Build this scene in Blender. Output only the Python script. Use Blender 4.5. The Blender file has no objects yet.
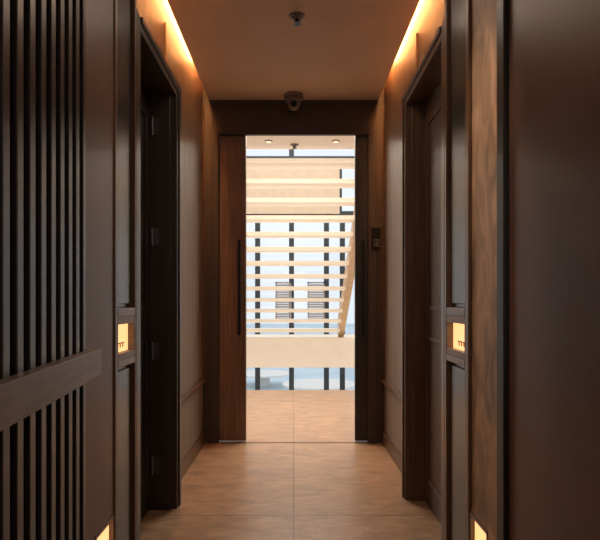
import bpy, bmesh, math
from mathutils import Vector, Matrix

S = bpy.context.scene
COL = S.collection

def lin(c):
    r = []
    for v in c:
        v = v/255.0
        r.append(v/12.92 if v <= 0.04045 else ((v+0.055)/1.055)**2.4)
    return tuple(r)+(1.0,)

# ---------------------------------------------------------------- materials
def new_mat(name):
    m = bpy.data.materials.new(name); m.use_nodes = True
    nt = m.node_tree
    return m, nt, nt.nodes["Principled BSDF"]

def surf(name, c1, c2=None, rough=0.5, scale=(1,1,1), nscale=6.0, detail=6.0, bump=0.0, metal=0.0, rvar=0.0, spec=0.5, dist=0.0):
    m, nt, b = new_mat(name)
    c2 = c2 or c1
    tc = nt.nodes.new("ShaderNodeTexCoord")
    mp = nt.nodes.new("ShaderNodeMapping"); mp.inputs["Scale"].default_value = scale
    nz = nt.nodes.new("ShaderNodeTexNoise"); nz.inputs["Scale"].default_value = nscale; nz.inputs["Detail"].default_value = detail
    nz.inputs["Distortion"].default_value = dist
    cr = nt.nodes.new("ShaderNodeValToRGB")
    cr.color_ramp.elements[0].position = 0.3; cr.color_ramp.elements[1].position = 0.7
    cr.color_ramp.elements[0].color = lin(c1); cr.color_ramp.elements[1].color = lin(c2)
    L = nt.links.new
    L(tc.outputs["Object"], mp.inputs["Vector"]); L(mp.outputs[0], nz.inputs["Vector"])
    L(nz.outputs["Fac"], cr.inputs[0]); L(cr.outputs[0], b.inputs["Base Color"])
    b.inputs["Roughness"].default_value = rough; b.inputs["Metallic"].default_value = metal
    b.inputs["Specular IOR Level"].default_value = spec
    if rvar > 0:
        mr = nt.nodes.new("ShaderNodeMapRange")
        mr.inputs["To Min"].default_value = rough-rvar; mr.inputs["To Max"].default_value = rough+rvar
        L(nz.outputs["Fac"], mr.inputs["Value"]); L(mr.outputs[0], b.inputs["Roughness"])
    if bump > 0:
        bp = nt.nodes.new("ShaderNodeBump"); bp.inputs["Strength"].default_value = bump; bp.inputs["Distance"].default_value = 0.01
        L(nz.outputs["Fac"], bp.inputs["Height"]); L(bp.outputs[0], b.inputs["Normal"])
    return m

def emit(name, c, strength):
    m, nt, b = new_mat(name)
    b.inputs["Base Color"].default_value = lin(c)
    b.inputs["Emission Color"].default_value = lin(c)
    b.inputs["Emission Strength"].default_value = strength
    return m

WOODV = (14, 14, 0.7)
m_wall   = surf("wall_veneer", (106,89,78), (136,114,100), 0.48, WOODV, 3, detail=8, bump=0.08)
m_frame  = surf("frame_dark_wood", (80,57,43), (110,80,58), 0.32, WOODV, 4, bump=0.05)
m_frame_shade   = surf("frame_wood_shaded", (52,42,36), (66,53,44), 0.34, WOODV, 4, bump=0.05)  # frame wood darkened for the left side, its shade put into the colour
m_black  = surf("blackened_wood", (24,24,26), (31,29,30), 0.38, WOODV, 4)
m_inset  = surf("inset_panel", (56,52,52), (68,62,60), 0.26, WOODV, 3)
m_grain  = surf("brown_textured_panel", (132,104,84), (200,160,128), 0.55, (3,3,1.4), 3, detail=10, bump=0.2, dist=1.5)
m_leather= surf("brown_leather_panel", (92,65,53), (108,78,65), 0.38, (1,1,1), 3, bump=0.03, rvar=0.05)
m_ceil   = surf("ceiling_plaster", (220,196,176), (226,202,182), 0.7, (1,1,1), 4)
m_end    = surf("end_wall_dark", (52,42,36), (66,52,44), 0.5, WOODV, 4)
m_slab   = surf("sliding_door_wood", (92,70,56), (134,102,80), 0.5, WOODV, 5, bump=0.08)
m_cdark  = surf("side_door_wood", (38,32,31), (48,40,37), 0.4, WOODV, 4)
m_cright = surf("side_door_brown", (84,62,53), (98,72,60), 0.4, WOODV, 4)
m_metalb = surf("black_metal", (20,20,22), (26,26,28), 0.35, metal=0.6)
m_steel  = surf("brushed_steel", (120,122,128), (140,142,148), 0.3, metal=0.9)
m_white  = surf("warm_white_paint", (238,230,220), (243,235,225), 0.6)
m_bulk   = surf("warm_beige_paint", (212,196,178), (220,204,186), 0.6)
m_tread  = surf("cream_tread", (250,244,232), (253,248,238), 0.5, (1,12,12), 4)
m_strng  = surf("oak_stringer", (192,160,124), (212,180,144), 0.5, (1,1,10), 4)
m_plast  = surf("grey_plastic", (120,112,108), (126,118,114), 0.4)
m_mull   = surf("dark_mullion", (50,60,72), (58,68,80), 0.4)
m_terr   = surf("pale_terrace", (180,198,208), (208,222,228), 0.5, (1,1,1), 0.4)
m_louv   = surf("grey_louver", (150,148,152), (160,158,160), 0.5)
m_slat   = surf("slat_wood", (46,42,42), (60,52,50), 0.32, WOODV, 4)
m_rail   = surf("rail_wood", (106,84,73), (132,103,88), 0.4, (14,1,14), 4, bump=0.08)
m_cove   = emit("warm_led_strip", (255,178,108), 150.0)
m_nlight = emit("niche_light", (255,196,132), 1.35)
m_down   = emit("downlight_lens", (255,225,190), 1.0)

def floor_mat(name, seams_y, seamcol):
    m, nt, b = new_mat(name); L = nt.links.new
    tc = nt.nodes.new("ShaderNodeTexCoord")
    mp = nt.nodes.new("ShaderNodeMapping"); mp.inputs["Scale"].default_value = (2.2, 5.0, 1)
    nz = nt.nodes.new("ShaderNodeTexNoise"); nz.inputs["Scale"].default_value = 2.5; nz.inputs["Detail"].default_value = 10; nz.inputs["Roughness"].default_value = 0.7
    nz.inputs["Distortion"].default_value = 0.8
    cr = nt.nodes.new("ShaderNodeValToRGB")
    cr.color_ramp.elements[0].position = 0.3; cr.color_ramp.elements[1].position = 0.72
    cr.color_ramp.elements[0].color = lin((128,101,78)); cr.color_ramp.elements[1].color = lin((188,152,120))
    L(tc.outputs["Object"], mp.inputs[0]); L(mp.outputs[0], nz.inputs["Vector"]); L(nz.outputs["Fac"], cr.inputs[0])
    sx = nt.nodes.new("ShaderNodeSeparateXYZ"); L(tc.outputs["Object"], sx.inputs[0])
    def M(op, a, bb):
        n = nt.nodes.new("ShaderNodeMath"); n.operation = op
        for i, v in enumerate((a, bb)):
            if v is None: continue
            if isinstance(v, (int, float)): n.inputs[i].default_value = v
            else: L(v, n.inputs[i])
        return n.outputs[0]
    mask = M('LESS_THAN', M('ABSOLUTE', sx.outputs[0], None), 0.0020)
    for sy in seams_y:
        k = M('LESS_THAN', M('ABSOLUTE', M('SUBTRACT', sx.outputs[1], sy), None), 0.0035)
        mask = M('MAXIMUM', mask, k)
    mx = nt.nodes.new("ShaderNodeMix"); mx.data_type = 'RGBA'
    L(mask, mx.inputs[0]); L(cr.outputs[0], mx.inputs[6]); mx.inputs[7].default_value = lin(seamcol)
    L(mx.outputs[2], b.inputs["Base Color"])
    mr = nt.nodes.new("ShaderNodeMapRange"); mr.inputs["To Min"].default_value = 0.24; mr.inputs["To Max"].default_value = 0.44
    L(nz.outputs["Fac"], mr.inputs["Value"]); L(mr.outputs[0], b.inputs["Roughness"])
    bp = nt.nodes.new("ShaderNodeBump"); bp.inputs["Strength"].default_value = 0.08; bp.inputs["Distance"].default_value = 0.01
    L(nz.outputs["Fac"], bp.inputs["Height"]); L(bp.outputs[0], b.inputs["Normal"])
    return m
m_floor = floor_mat("corridor_tile", [-0.07, 1.4, 2.87], (84,62,48))
m_floor2 = floor_mat("lobby_tile", [5.28, 6.2], (100,76,60))

m_glass = bpy.data.materials.new("window_glass"); m_glass.use_nodes = True
nt = m_glass.node_tree; nt.nodes.clear()
o = nt.nodes.new("ShaderNodeOutputMaterial"); mxs = nt.nodes.new("ShaderNodeMixShader")
tr = nt.nodes.new("ShaderNodeBsdfTransparent"); tr.inputs[0].default_value = (0.95,0.98,1,1)
gl = nt.nodes.new("ShaderNodeBsdfGlossy"); gl.inputs["Roughness"].default_value = 0.05
mxs.inputs[0].default_value = 0.06
nt.links.new(tr.outputs[0], mxs.inputs[1]); nt.links.new(gl.outputs[0], mxs.inputs[2]); nt.links.new(mxs.outputs[0], o.inputs[0])

# ---------------------------------------------------------------- geometry helpers
def bm_box(bm, x0,x1,y0,y1,z0,z1, rot=None):
    x0,x1 = sorted((x0,x1)); y0,y1 = sorted((y0,y1)); z0,z1 = sorted((z0,z1))
    r = bmesh.ops.create_cube(bm, size=1.0)
    vs = r["verts"]
    for v in vs:
        v.co = Vector(((v.co.x+0.5)*(x1-x0)+x0, (v.co.y+0.5)*(y1-y0)+y0, (v.co.z+0.5)*(z1-z0)+z0))
    if rot is not None:
        for v in vs: v.co = rot @ v.co
    return vs

def bm_cyl(bm, c, r1, r2, h, axis='Z', seg=32):
    rr = bmesh.ops.create_cone(bm, cap_ends=True, segments=seg, radius1=r1, radius2=r2, depth=h)
    R = Matrix.Identity(4)
    if axis == 'X': R = Matrix.Rotation(math.pi/2, 4, 'Y')
    if axis == 'Y': R = Matrix.Rotation(math.pi/2, 4, 'X')
    for v in rr["verts"]: v.co = (R @ v.co) + Vector(c)
    return rr["verts"]

def obj_from(bm, name, mat, bevel=0.0, smooth=False, origin=None):
    bmesh.ops.recalc_face_normals(bm, faces=bm.faces)
    me = bpy.data.meshes.new(name); bm.to_mesh(me); bm.free()
    me.materials.append(mat)
    if smooth:
        for p in me.polygons: p.use_smooth = True
    ob = bpy.data.objects.new(name, me); COL.objects.link(ob)
    if bevel > 0:
        md = ob.modifiers.new("bevel", 'BEVEL'); md.width = bevel; md.segments = 2; md.limit_method = 'ANGLE'
    return ob

def boxes(name, bl, mat, bevel=0.0):
    bm = bmesh.new()
    for b in bl: bm_box(bm, *b)
    return obj_from(bm, name, mat, bevel)

def tag(ob, label, cat, structure=False, group=None):
    ob["label"] = label; ob["category"] = cat
    if structure: ob["kind"] = "structure"
    if group: ob["group"] = group
    return ob

def child(ob, par):
    ob.parent = par
    bpy.context.view_layer.update()
    ob.matrix_parent_inverse = par.matrix_world.inverted()
    return ob

def empty(name, loc):
    e = bpy.data.objects.new(name, None); e.location = loc; e.empty_display_size = 0.1
    COL.objects.link(e); bpy.context.view_layer.update(); return e

CZ = 2.48      # corridor ceiling
WX = 0.655     # recessed wall plane
PX = 0.575     # frame / pilaster plane
D0 = -1.2      # rear end
DE = 4.34      # end wall front

# ---------------------------------------------------------------- floor & ceiling
f = boxes("floor", [(-1.0,1.0,D0,DE,-0.3,0)], m_floor); tag(f, "brown stone tile corridor floor with thin seams", "floor", True)
f2 = boxes("floor_lobby", [(-2.6,2.6,DE,6.95,-0.3,0)], m_floor2); tag(f2, "brightly lit brown stone tile floor past the doorway", "floor", True)
c = boxes("ceiling", [(-0.612,0.612,D0,DE,CZ,CZ+0.03),(-1.0,1.0,D0,DE,CZ+0.16,CZ+0.26)], m_ceil); tag(c, "smooth brown plaster dropped ceiling with cove gaps", "ceiling", True)
c2 = boxes("ceiling_lobby", [(-2.6,2.6,DE+0.06,6.6,2.70,3.0)], m_white); tag(c2, "white plaster ceiling above the lobby", "ceiling", True)

for s, nm in ((-1,"left"),(1,"right")):
    st = boxes("cove_light", [(s*0.618,s*0.640,D0+0.05,DE-0.35,CZ+0.14,CZ+0.155)], m_cove)
    tag(st, "warm LED strip light hidden in the ceiling cove", "light", group="ceiling cove lights")

# ---------------------------------------------------------------- side walls
TOP = CZ+0.16
L_p0,L_p1,L_o0,L_o1,L_f = 1.935,2.20,2.26,2.96,3.04
R_p0,R_p1,R_o0,R_o1,R_f = 1.97,2.29,2.34,3.09,3.16
OT = 2.04
def side_wall(s, nm, p0,p1,o0,o1,fo, extra):
    X = 0.95
    bl = [ (s*WX,s*X,fo,DE,0,TOP),
           (s*WX,s*X,p1,fo,OT+0.06,TOP),
           (s*0.80,s*X,p1,fo,0,OT+0.06),
         ] + extra
    w = boxes("wall_"+nm, bl, m_wall)
    tag(w, "dark brown veneer corridor wall washed by cove light", "wall", True)
side_wall(-1,"left",L_p0,L_p1,L_o0,L_o1,L_f,
    [(-0.61,-0.95,1.64,L_p1,0,CZ), (-0.68,-0.95,D0,1.64,0,TOP)])
side_wall(1,"right",R_p0,R_p1,R_o0,R_o1,R_f,
    [(0.61,0.95,1.65,R_p1,0,CZ), (0.60,0.95,D0,1.65,0,TOP)])

wb = boxes("wall_rear", [(-1.0,1.0,D0-0.1,D0,0,TOP)], m_wall); tag(wb, "brown wall closing the corridor", "wall", True)

tn = [0]
def trim(bl, mat, label, bevel=0.003):
    tn[0] += 1
    t = boxes("trim_%d"%tn[0], bl, mat, bevel)
    tag(t, label, "trim", True); return t

# door architraves
for s,p1,o0,o1,fo in ((-1,L_p1,L_o0,L_o1,L_f),(1,R_p1,R_o0,R_o1,R_f)):
    bm = bmesh.new()
    bm_box(bm, s*PX,s*0.80,p1,o0,0,OT+0.06)
    bm_box(bm, s*PX,s*0.80,o1,fo,0,OT+0.06)
    bm_box(bm, s*PX,s*0.80,o0,o1,OT,OT+0.06)
    bm_box(bm, s*(PX-0.008),s*PX,o1+0.035,fo-0.005,0,OT+0.055)
    bm_box(bm, s*(PX-0.008),s*PX,o0,o1+0.035,OT+0.03,OT+0.055)
    bm_box(bm, s*0.605,s*0.80,o1-0.02,o1,0,OT)
    tn[0]+=1
    t = obj_from(bm, "trim_%d"%tn[0], m_frame_shade if s<0 else m_frame, 0.003)
    tag(t, "dark wood door frame with raised bead", "door frame", True)

# pilasters
def pilaster(s,p0,p1,n0,n1):
    trim([(s*PX,s*0.61,p0,n0,0,CZ),(s*PX,s*0.61,n1,p1,0,CZ),
          (s*PX,s*0.61,n0,n1,0.97,1.0),(s*PX,s*0.61,n0,n1,0.80,0.825),(s*PX,s*0.61,n0,n1,0,0.06),(s*PX,s*0.61,n0,n1,2.38,CZ)],
         m_frame, "dark wood pilaster framing with inset panels", 0.004)
    bm = bmesh.new()
    for z0,z1 in ((1.0,2.38),(0.06,0.80)):
        bm_box(bm, s*0.596,s*0.61,n0,n1,z0,z1)
        bm_box(bm, s*0.588,s*0.596,n0+0.014,n1-0.014,z0+0.014,z1-0.014)
    tn[0]+=1
    t = obj_from(bm, "trim_%d"%tn[0], m_inset, 0.003); tag(t, "glossy grey-brown inset panels of the pilaster", "panel", True)
    e = empty("wall_niche_light", (s*0.605,(n0+n1)/2,0.825))
    X0,X1 = s*(PX+0.001),s*0.609
    fr = boxes("frame", [(X0,X1,n0,n0+0.008,0.825,0.97),(X0,X1,n1-0.008,n1,0.825,0.97),
                         (X0,X1,n0+0.008,n1-0.008,0.945,0.97),(X0,X1,n0+0.008,n1-0.008,0.825,0.848)], m_rail, 0.001)
    a,b = n0+0.008,n1-0.008
    lp = boxes("light_panel", [(s*0.600,s*0.606,a,b,0.848,0.945)], m_nlight)
    yc=(a+b)/2
    bl=[]
    for k in (-0.03,0.0,0.03):
        bl.append((s*0.597,s*0.600,yc+k-0.003,yc+k+0.003,0.862,0.876))
    bl.append((s*0.597,s*0.600,yc-0.045,yc+0.045,0.876,0.880))
    sg = boxes("sign_mark", bl, m_strng)
    for q in (fr,lp,sg): child(q,e)
    tag(e, "glowing amber wall niche with small dark sign mark", "wall light", group="glowing wall niches")
pilaster(-1,L_p0,L_p1,L_p0+0.03,L_p1-0.02)
pilaster(1,R_p0,R_p1,R_p0+0.045,R_p1-0.03)

# textured strips + low night lights
def strip(s,a,b,mat):
    x0 = 0.580
    l0,l1 = b-0.17,b-0.012
    zt,zb = 0.335,0.10
    trim([(s*x0,s*0.609,a,b,zt,CZ),(s*x0,s*0.609,a,l0-0.01,0,zt),(s*x0,s*0.609,l0-0.01,b,0,zb)], mat, "brown textured wood panel strip", 0.002)
    e = empty("low_wall_light", (s*0.6,(l0+l1)/2,zb))
    fr = boxes("frame", [(s*0.578,s*0.609,l0-0.01,l0,zb,zt),(s*0.578,s*0.609,l1,l1+0.01,zb,zt),(s*0.578,s*0.609,l0,l1,zt-0.012,zt),(s*0.578,s*0.609,l0,l1,zb,zb+0.012)], m_frame)
    lp = boxes("light_panel", [(s*0.592,s*0.606,l0,l1,zb+0.012,zt-0.012)], m_nlight)
    child(fr,e); child(lp,e)
    tag(e, "warm low-level night light recessed in wall panel", "wall light", group="low night lights")
strip(1,1.651,R_p0,m_grain)
strip(-1,1.64,L_p0,m_leather)

trim([(0.558,0.60,1.595,1.650,0,CZ)], m_black, "black vertical post between wall panels", 0.003)
trim([(0.572,0.60,D0,1.595,0.0,CZ)], m_leather, "smooth dark brown leather wall panel", 0.004)
trim([(0.568,0.5795,R_p0-0.020,R_p0-0.001,0.345,CZ)], m_frame, "thin wood border beside the textured panel", 0.003)

for s,fo,nm in ((-1,L_f,"left"),(1,R_f,"right")):
    bb = boxes("baseboard_"+nm, [(s*(WX-0.014),s*WX,fo,DE,0,0.09)], m_frame, 0.003)
    tag(bb, "dark wood baseboard along corridor wall", "baseboard", True)
    trim([(s*(WX-0.022),s*WX,fo,DE,0.44,0.465),
          (s*(WX-0.010),s*WX,fo+0.001,fo+0.03,0.465,2.44),
          (s*(WX-0.010),s*WX,DE-0.03,DE-0.001,0.465,2.44)], m_frame, "thin dark wood dado rail and panel edge", 0.004)

# ---------------------------------------------------------------- side doors
def side_door(n, s, x, o0, o1, mat, hinges):
    bm = bmesh.new()
    bm_box(bm, s*x, s*(x+0.04), o0+0.003, o1-0.023, 0.005, OT-0.003)
    for z0,z1 in ((0.12,0.85),(0.98,OT-0.12)):
        a,b = o0+0.1,o1-0.1
        for q in ((a,b,z0,z0+0.02),(a,b,z1-0.02,z1),(a,a+0.02,z0,z1),(b-0.02,b,z0,z1)):
            bm_box(bm, s*(x-0.008), s*x, q[0],q[1],q[2],q[3])
    d = obj_from(bm, "door_%d"%n, mat, 0.002)
    tag(d, "dark wood corridor door recessed in its frame", "door", True)
    if hinges:
        for z in (1.88,1.34,0.78,0.22):
            bm = bmesh.new()
            bm_box(bm, s*(x-0.045), s*(x-0.016), o1-0.024, o1-0.0205, z-0.042, z+0.042)
            bm_cyl(bm, (s*(x-0.014), o1-0.027, z), 0.006,0.006,0.09, seg=16)
            h = obj_from(bm, "hinge", m_steel, 0.0); h["label"]="silver steel door hinge"
            child(h,d)
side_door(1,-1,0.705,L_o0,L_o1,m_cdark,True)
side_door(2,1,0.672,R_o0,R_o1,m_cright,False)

# ---------------------------------------------------------------- end wall with header
we = boxes("wall_end", [(-2.6,-0.54,DE,DE+0.03,0,2.70),(0.54,2.6,DE,DE+0.03,0,2.70),(-0.54,0.54,DE,DE+0.03,2.23,2.70)], m_end)
tag(we, "dark brown end wall around the doorway", "wall", True)
trim([(-0.60,-0.54,DE-0.008,DE,0,2.26),(0.54,0.60,DE-0.008,DE,0,2.26),(-0.54,0.54,DE-0.008,DE,2.23,2.26)], m_end, "dark door surround trim", 0.003)
def slider(n, x0, x1, hx, mat, lab):
    y0 = DE+0.035; y1 = y0+0.045
    d = boxes("door_%d"%n, [(x0,x1,y0,y1,0.008,2.30)], mat, 0.003)
    tag(d, lab, "sliding door", True)
    bm = bmesh.new()
    bm_box(bm, hx-0.011,hx+0.011, y0-0.05,y0-0.03, 0.78,1.47)
    for z in (0.86,1.39): bm_cyl(bm, (hx, y0-0.015, z), 0.008,0.008,0.03,'Y',16)
    h = obj_from(bm, "handle", m_metalb, 0.002); h["label"]="long black vertical pull handle"
    child(h,d)
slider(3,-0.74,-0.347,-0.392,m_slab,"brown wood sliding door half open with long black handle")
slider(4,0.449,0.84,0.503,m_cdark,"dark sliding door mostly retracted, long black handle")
trim([(-0.54,0.54,DE,DE+0.03,0,0.002)], m_frame, "thin metal floor threshold", 0.0)

# keypad
e = empty("keypad", (0.605,DE-0.02,1.48))
kb = boxes("housing", [(0.565,0.625,DE-0.03,DE-0.008,1.40,1.56)], m_metalb, 0.004)
bl=[]
for i in range(3):
    for j in range(3): bl.append((0.578+i*0.014,0.586+i*0.014,DE-0.033,DE-0.03,1.42+j*0.02,1.432+j*0.02))
kk = boxes("keys", bl, m_plast); ks = boxes("screen", [(0.575,0.615,DE-0.032,DE-0.03,1.50,1.54)], m_metalb)
for q in (kb,kk,ks): child(q,e)
tag(e, "small black access keypad on the door surround", "keypad")

# ---------------------------------------------------------------- ceiling devices
def dome_camera(x,y,z):
    e = empty("dome_camera", (x,y,z))
    bm = bmesh.new()
    bm_cyl(bm,(x,y,z-0.012),0.066,0.066,0.024,seg=40); bm_cyl(bm,(x,y,z-0.038),0.060,0.052,0.03,seg=40)
    b = obj_from(bm,"mount",m_plast,0.003)
    bm = bmesh.new(); bmesh.ops.create_uvsphere(bm,u_segments=32,v_segments=20,radius=0.046)
    for v in bm.verts: v.co += Vector((x,y,z-0.068))
    d = obj_from(bm,"camera_ball",m_plast,smooth=True)
    bm = bmesh.new(); bm_cyl(bm,(x,y-0.040,z-0.080),0.022,0.022,0.02,'Y')
    l = obj_from(bm,"lens",m_metalb,0.002)
    for q in (b,d,l): child(q,e)
    tag(e,"small ball security camera mounted on the ceiling","security camera")
dome_camera(0.002,4.22,CZ)
def sprinkler(x,y,z,r=0.042,mat=m_plast,label="round ceiling sprinkler with steel rosette"):
    e = empty("ceiling_sprinkler",(x,y,z))
    bm = bmesh.new(); bm_cyl(bm,(x,y,z-0.004),r*0.86,r,0.008,seg=40); bm_cyl(bm,(x,y,z-0.012),r*0.5,r*0.7,0.01,seg=32)
    a = obj_from(bm,"rosette",mat,0.001)
    bm = bmesh.new(); bm_cyl(bm,(x,y,z-0.028),r*0.18,r*0.25,0.024,seg=16); bm_cyl(bm,(x,y,z-0.042),r*0.5,r*0.5,0.003,seg=24)
    for k in (-1,1): bm_box(bm,x+k*r*0.32-0.002,x+k*r*0.32+0.002,y-0.002,y+0.002,z-0.042,z-0.014)
    b = obj_from(bm,"head",m_metalb)
    child(a,e); child(b,e); tag(e,label,"sprinkler",group="ceiling sprinklers")
sprinkler(0.018,3.06,CZ)
sprinkler(0.01,6.4,2.70,0.05,m_plast,"dark sprinkler on the white lobby ceiling")
for x in (-0.26,0.44):
    e = empty("downlight",(x,6.25,2.70))
    bm = bmesh.new()
    r=bmesh.ops.create_cone(bm,cap_ends=True,segments=32,radius1=0.036,radius2=0.042,depth=0.01)
    for v in bm.verts: v.co += Vector((x,6.25,2.694))
    a = obj_from(bm,"ring",m_louv)
    bm = bmesh.new(); bm_cyl(bm,(x,6.25,2.686),0.026,0.026,0.006)
    b = obj_from(bm,"lens",m_down); child(a,e); child(b,e)
    tag(e,"small recessed downlight in the lobby ceiling","downlight",group="lobby downlights")

# ---------------------------------------------------------------- slatted gate (near)
ge = empty("slatted_gate",(-0.557,1.61,0.0))
A = Vector((-0.557,1.61)); B = Vector((-0.485,0.93))
dirv = (B-A).normalized(); nrm = Vector((-dirv.y, dirv.x))
if nrm.x < 0: nrm = -nrm
G = Matrix(((dirv.x,nrm.x,0,A.x),(dirv.y,nrm.y,0,A.y),(0,0,1,0),(0,0,0,1)))
LEN = 1.05
bm = bmesh.new()
bm_box(bm,0,LEN,-0.036,-0.030,0.03,2.40,rot=G)
gb = obj_from(bm,"backing",m_black)
bm = bmesh.new()
bm_box(bm,0,0.03,-0.030,0.0,0.03,2.40,rot=G)
t = 0.068
while t < LEN-0.03:
    bm_box(bm,t,t+0.034,-0.030,0.0,0.03,2.40,rot=G); t += 0.070
gs = obj_from(bm,"slats",m_slat,0.002)
bm = bmesh.new()
bm_box(bm,-0.055,LEN,0.0,0.030,0.817,0.891,rot=G)
gr = obj_from(bm,"rail",m_rail,0.003); gr["label"]="brown wood horizontal rail"
gfs=[]
for z0,z1 in ((0.005,0.06),(2.38,2.44)):
    bm = bmesh.new(); bm_box(bm,0,LEN,-0.036,0.004,z0,z1,rot=G); gfs.append(obj_from(bm,"border",m_slat,0.002))
for q in [gb,gs,gr]+gfs: child(q,ge)
tag(ge,"dark vertical-slat wooden gate with brown horizontal rail","slatted gate")

# ---------------------------------------------------------------- atrium
aw = boxes("wall_atrium", [(-2.7,-2.6,DE,12.2,-3.4,6.2),(2.6,2.7,DE,12.2,-3.4,6.2),(-2.6,2.6,DE+0.03,DE+0.06,-3.4,0-0.3),(-2.6,2.6,DE,DE+0.1,2.7,6.2)], m_white)
tag(aw,"tall warm white walls of the stair atrium","wall",True)
al = boxes("floor_atrium", [(-2.6,2.6,DE,12.2,-3.4,-3.2)], m_floor2); tag(al,"tiled floor of the level below","floor",True)
ac = boxes("ceiling_atrium", [(-2.7,2.7,DE,12.2,6.2,6.3)], m_white); tag(ac,"white ceiling high over the stair","ceiling",True)
fb = boxes("wall_far", [(-2.6,0.92,11.98,12.2,2.78,3.88),(1.35,2.6,11.98,12.2,2.78,3.88)], m_bulk)
tag(fb,"warm beige bulkhead wall above the tall windows","wall",True)
ld = boxes("trim_landing", [(-2.6,2.6,10.15,11.3,-0.09,0.41)], m_white, 0.01); tag(ld,"warm white stair landing slab edge","landing",True)

def window(n,x0,x1,z0,z1,trans):
    y=12.0
    e = empty("window_%d"%n,((x0+x1)/2,y,z0))
    w=0.05
    bl=[(x0,x0+w,y,y+0.1,z0,z1),(x1-w,x1,y,y+0.1,z0,z1),(x0+w,x1-w,y,y+0.1,z0,z0+0.06),(x0+w,x1-w,y,y+0.1,z1-0.06,z1)]
    for z in trans: bl.append((x0+w,x1-w,y+0.02,y+0.08,z-0.03,z+0.03))
    fr = boxes("frame",bl,m_mull,0.004)
    g = boxes("glass",[(x0+w,x1-w,y+0.045,y+0.055,z0+0.06,z1-0.06)],m_glass)
    child(fr,e); child(g,e)
    tag(e,"tall dark-framed window with bright daylight","window",True)
xs=[-2.6,-2.1,-1.45,-0.72,-0.04,0.66,0.98,1.7,2.6]
n=1
for i in range(len(xs)-1):
    window(n,xs[i],xs[i+1],-3.2,2.78,[]); n+=1
window(n,-2.6,-0.04,3.88,6.2,[]); n+=1
window(n,-0.04,2.6,3.88,6.2,[]); n+=1
window(n,0.92,1.35,2.78,3.88,[]); n+=1

def shutter(x0,x1):
    e = empty("louvered_shutter",((x0+x1)/2,11.9,0.55))
    z0,z1=0.62,1.42
    fr = boxes("frame",[(x0,x0+0.03,11.93,11.97,z0,z1),(x1-0.03,x1,11.93,11.97,z0,z1),(x0,x1,11.93,11.97,z1-0.03,z1),(x0,x1,11.93,11.97,z0,z0+0.03)],m_louv)
    bm=bmesh.new(); z=z0+0.045
    while z<z1-0.04:
        bm_box(bm,x0+0.03,x1-0.03,11.94,11.965,z,z+0.036); z+=0.048
    l=obj_from(bm,"slats",m_louv)
    child(fr,e); child(l,e); tag(e,"grey louvered shutter in front of the window","shutter",group="grey window shutters")
shutter(-0.36,-0.04); shutter(0.28,0.62)

# staircase
N=13
se = empty("staircase",(0,9.99,0.41))
z0=0.57; d0=9.99
for i in range(N):
    z=z0+0.17*i; d=d0-0.28*i
    t = boxes("tread",[(-0.82,0.77,d-0.0,d+0.30,z-0.055,z)],m_tread,0.005)
    child(t,se)
for s,x in ((1,0.77),(-1,-0.88)):
    bm=bmesh.new()
    y0,zz0=d0+0.42,z0-0.16; y1,zz1=d0-0.28*12-0.06,z0+0.17*12+0.06
    pts=[(y0,zz0),(y0,zz0+0.34),(y1,zz1+0.10),(y1,zz1-0.24)]
    w_=0.10 if s>0 else 0.06
    va=[bm.verts.new((x,p[0],p[1])) for p in pts]; vb=[bm.verts.new((x+w_,p[0],p[1])) for p in pts]
    bm.faces.new(va); bm.faces.new(vb[::-1])
    for k in range(4): bm.faces.new((va[k],va[(k+1)%4],vb[(k+1)%4],vb[k]))
    st=obj_from(bm,"stringer",m_strng,0.004); child(st,se)
tag(se,"open-riser staircase with cream treads and oak stringers","staircase")

gr_ = boxes("ground", [(-60,60,12.3,120,-3.5,-3.3)], m_terr); tag(gr_,"pale blue terrace outside the windows","ground",True)
for i,(x,y,r) in enumerate(((1.2,27,1.7),(-1.6,31,1.5))):
    bm=bmesh.new(); bm_cyl(bm,(x,y,-3.0),r*0.25,r*0.25,0.6,seg=32); bm_cyl(bm,(x,y,-2.68),r,r,0.08,seg=48)
    t=obj_from(bm,"round_table",m_white,0.01); tag(t,"round white terrace table","table",group="round terrace tables")

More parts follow.
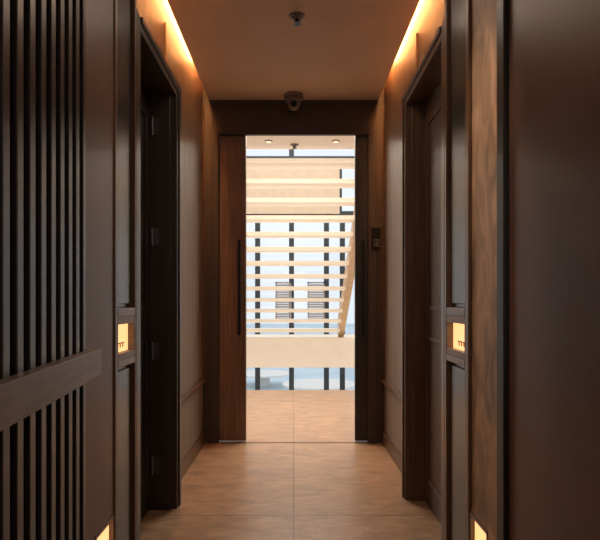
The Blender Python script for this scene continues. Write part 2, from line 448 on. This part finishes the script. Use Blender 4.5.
# ---------------------------------------------------------------- lights
def area(name,loc,rot,sx,sy,power,col):
    l=bpy.data.lights.new(name,'AREA'); l.shape='RECTANGLE'; l.size=sx; l.size_y=sy; l.energy=power; l.color=col
    o=bpy.data.objects.new(name,l); o.location=loc; o.rotation_euler=rot; COL.objects.link(o); return o
area("lobby_light",(0,5.4,2.66),(0,0,0),2.0,0.9,130,(1.0,0.87,0.73))
area("atrium_light",(0,8.5,6.0),(0,0,0),3.5,4,200,(1.0,0.94,0.86))
area("lower_fill",(0,8.6,-3.0),(math.pi,0,0),3.5,3.0,80,(1.0,0.90,0.78))  # added fill from below for the tread undersides, no lamp modelled
area("rear_fill",(0,-1.0,1.5),(math.radians(95),0,0),1.0,1.6,6,(1.0,0.83,0.70))  # added soft fill behind the camera, lifts ceiling and walls
area("near_fill",(0.05,2.4,2.44),(0,0,0),0.5,1.4,4.5,(1.0,0.80,0.62))  # added fill above the view, brightens floor and walls, no fixture
def spot(loc,tgt,power,deg,col):  # added spots out of view that brighten the panel strips
    l=bpy.data.lights.new("wall_fill",'SPOT'); l.energy=power; l.color=col; l.spot_size=math.radians(deg); l.spot_blend=0.8; l.shadow_soft_size=0.03
    o=bpy.data.objects.new("wall_fill",l); o.location=loc
    o.rotation_euler=(Vector(tgt)-Vector(loc)).to_track_quat('-Z','Y').to_euler(); COL.objects.link(o)
spot((0.05,1.75,2.42),(0.58,1.85,1.2),34,44,(1.0,0.80,0.60))
spot((-0.05,1.75,2.42),(-0.58,1.85,1.2),7,44,(1.0,0.80,0.60))

w=bpy.data.worlds.new("world"); S.world=w; w.use_nodes=True
bg=w.node_tree.nodes["Background"]; bg.inputs[0].default_value=(0.90,0.94,1.0,1); bg.inputs[1].default_value=1.12

S.view_settings.view_transform='Standard'
S.view_settings.look='None'

cam=bpy.data.cameras.new("camera"); cam.lens=36; cam.sensor_width=36; cam.sensor_fit='HORIZONTAL'
cam.shift_x=0.0108; cam.shift_y=0.0533; cam.clip_start=0.02; cam.clip_end=300
co=bpy.data.objects.new("camera",cam); co.location=(0,0,1.02); co.rotation_euler=(math.pi/2,0,0); COL.objects.link(co)
S.camera=co
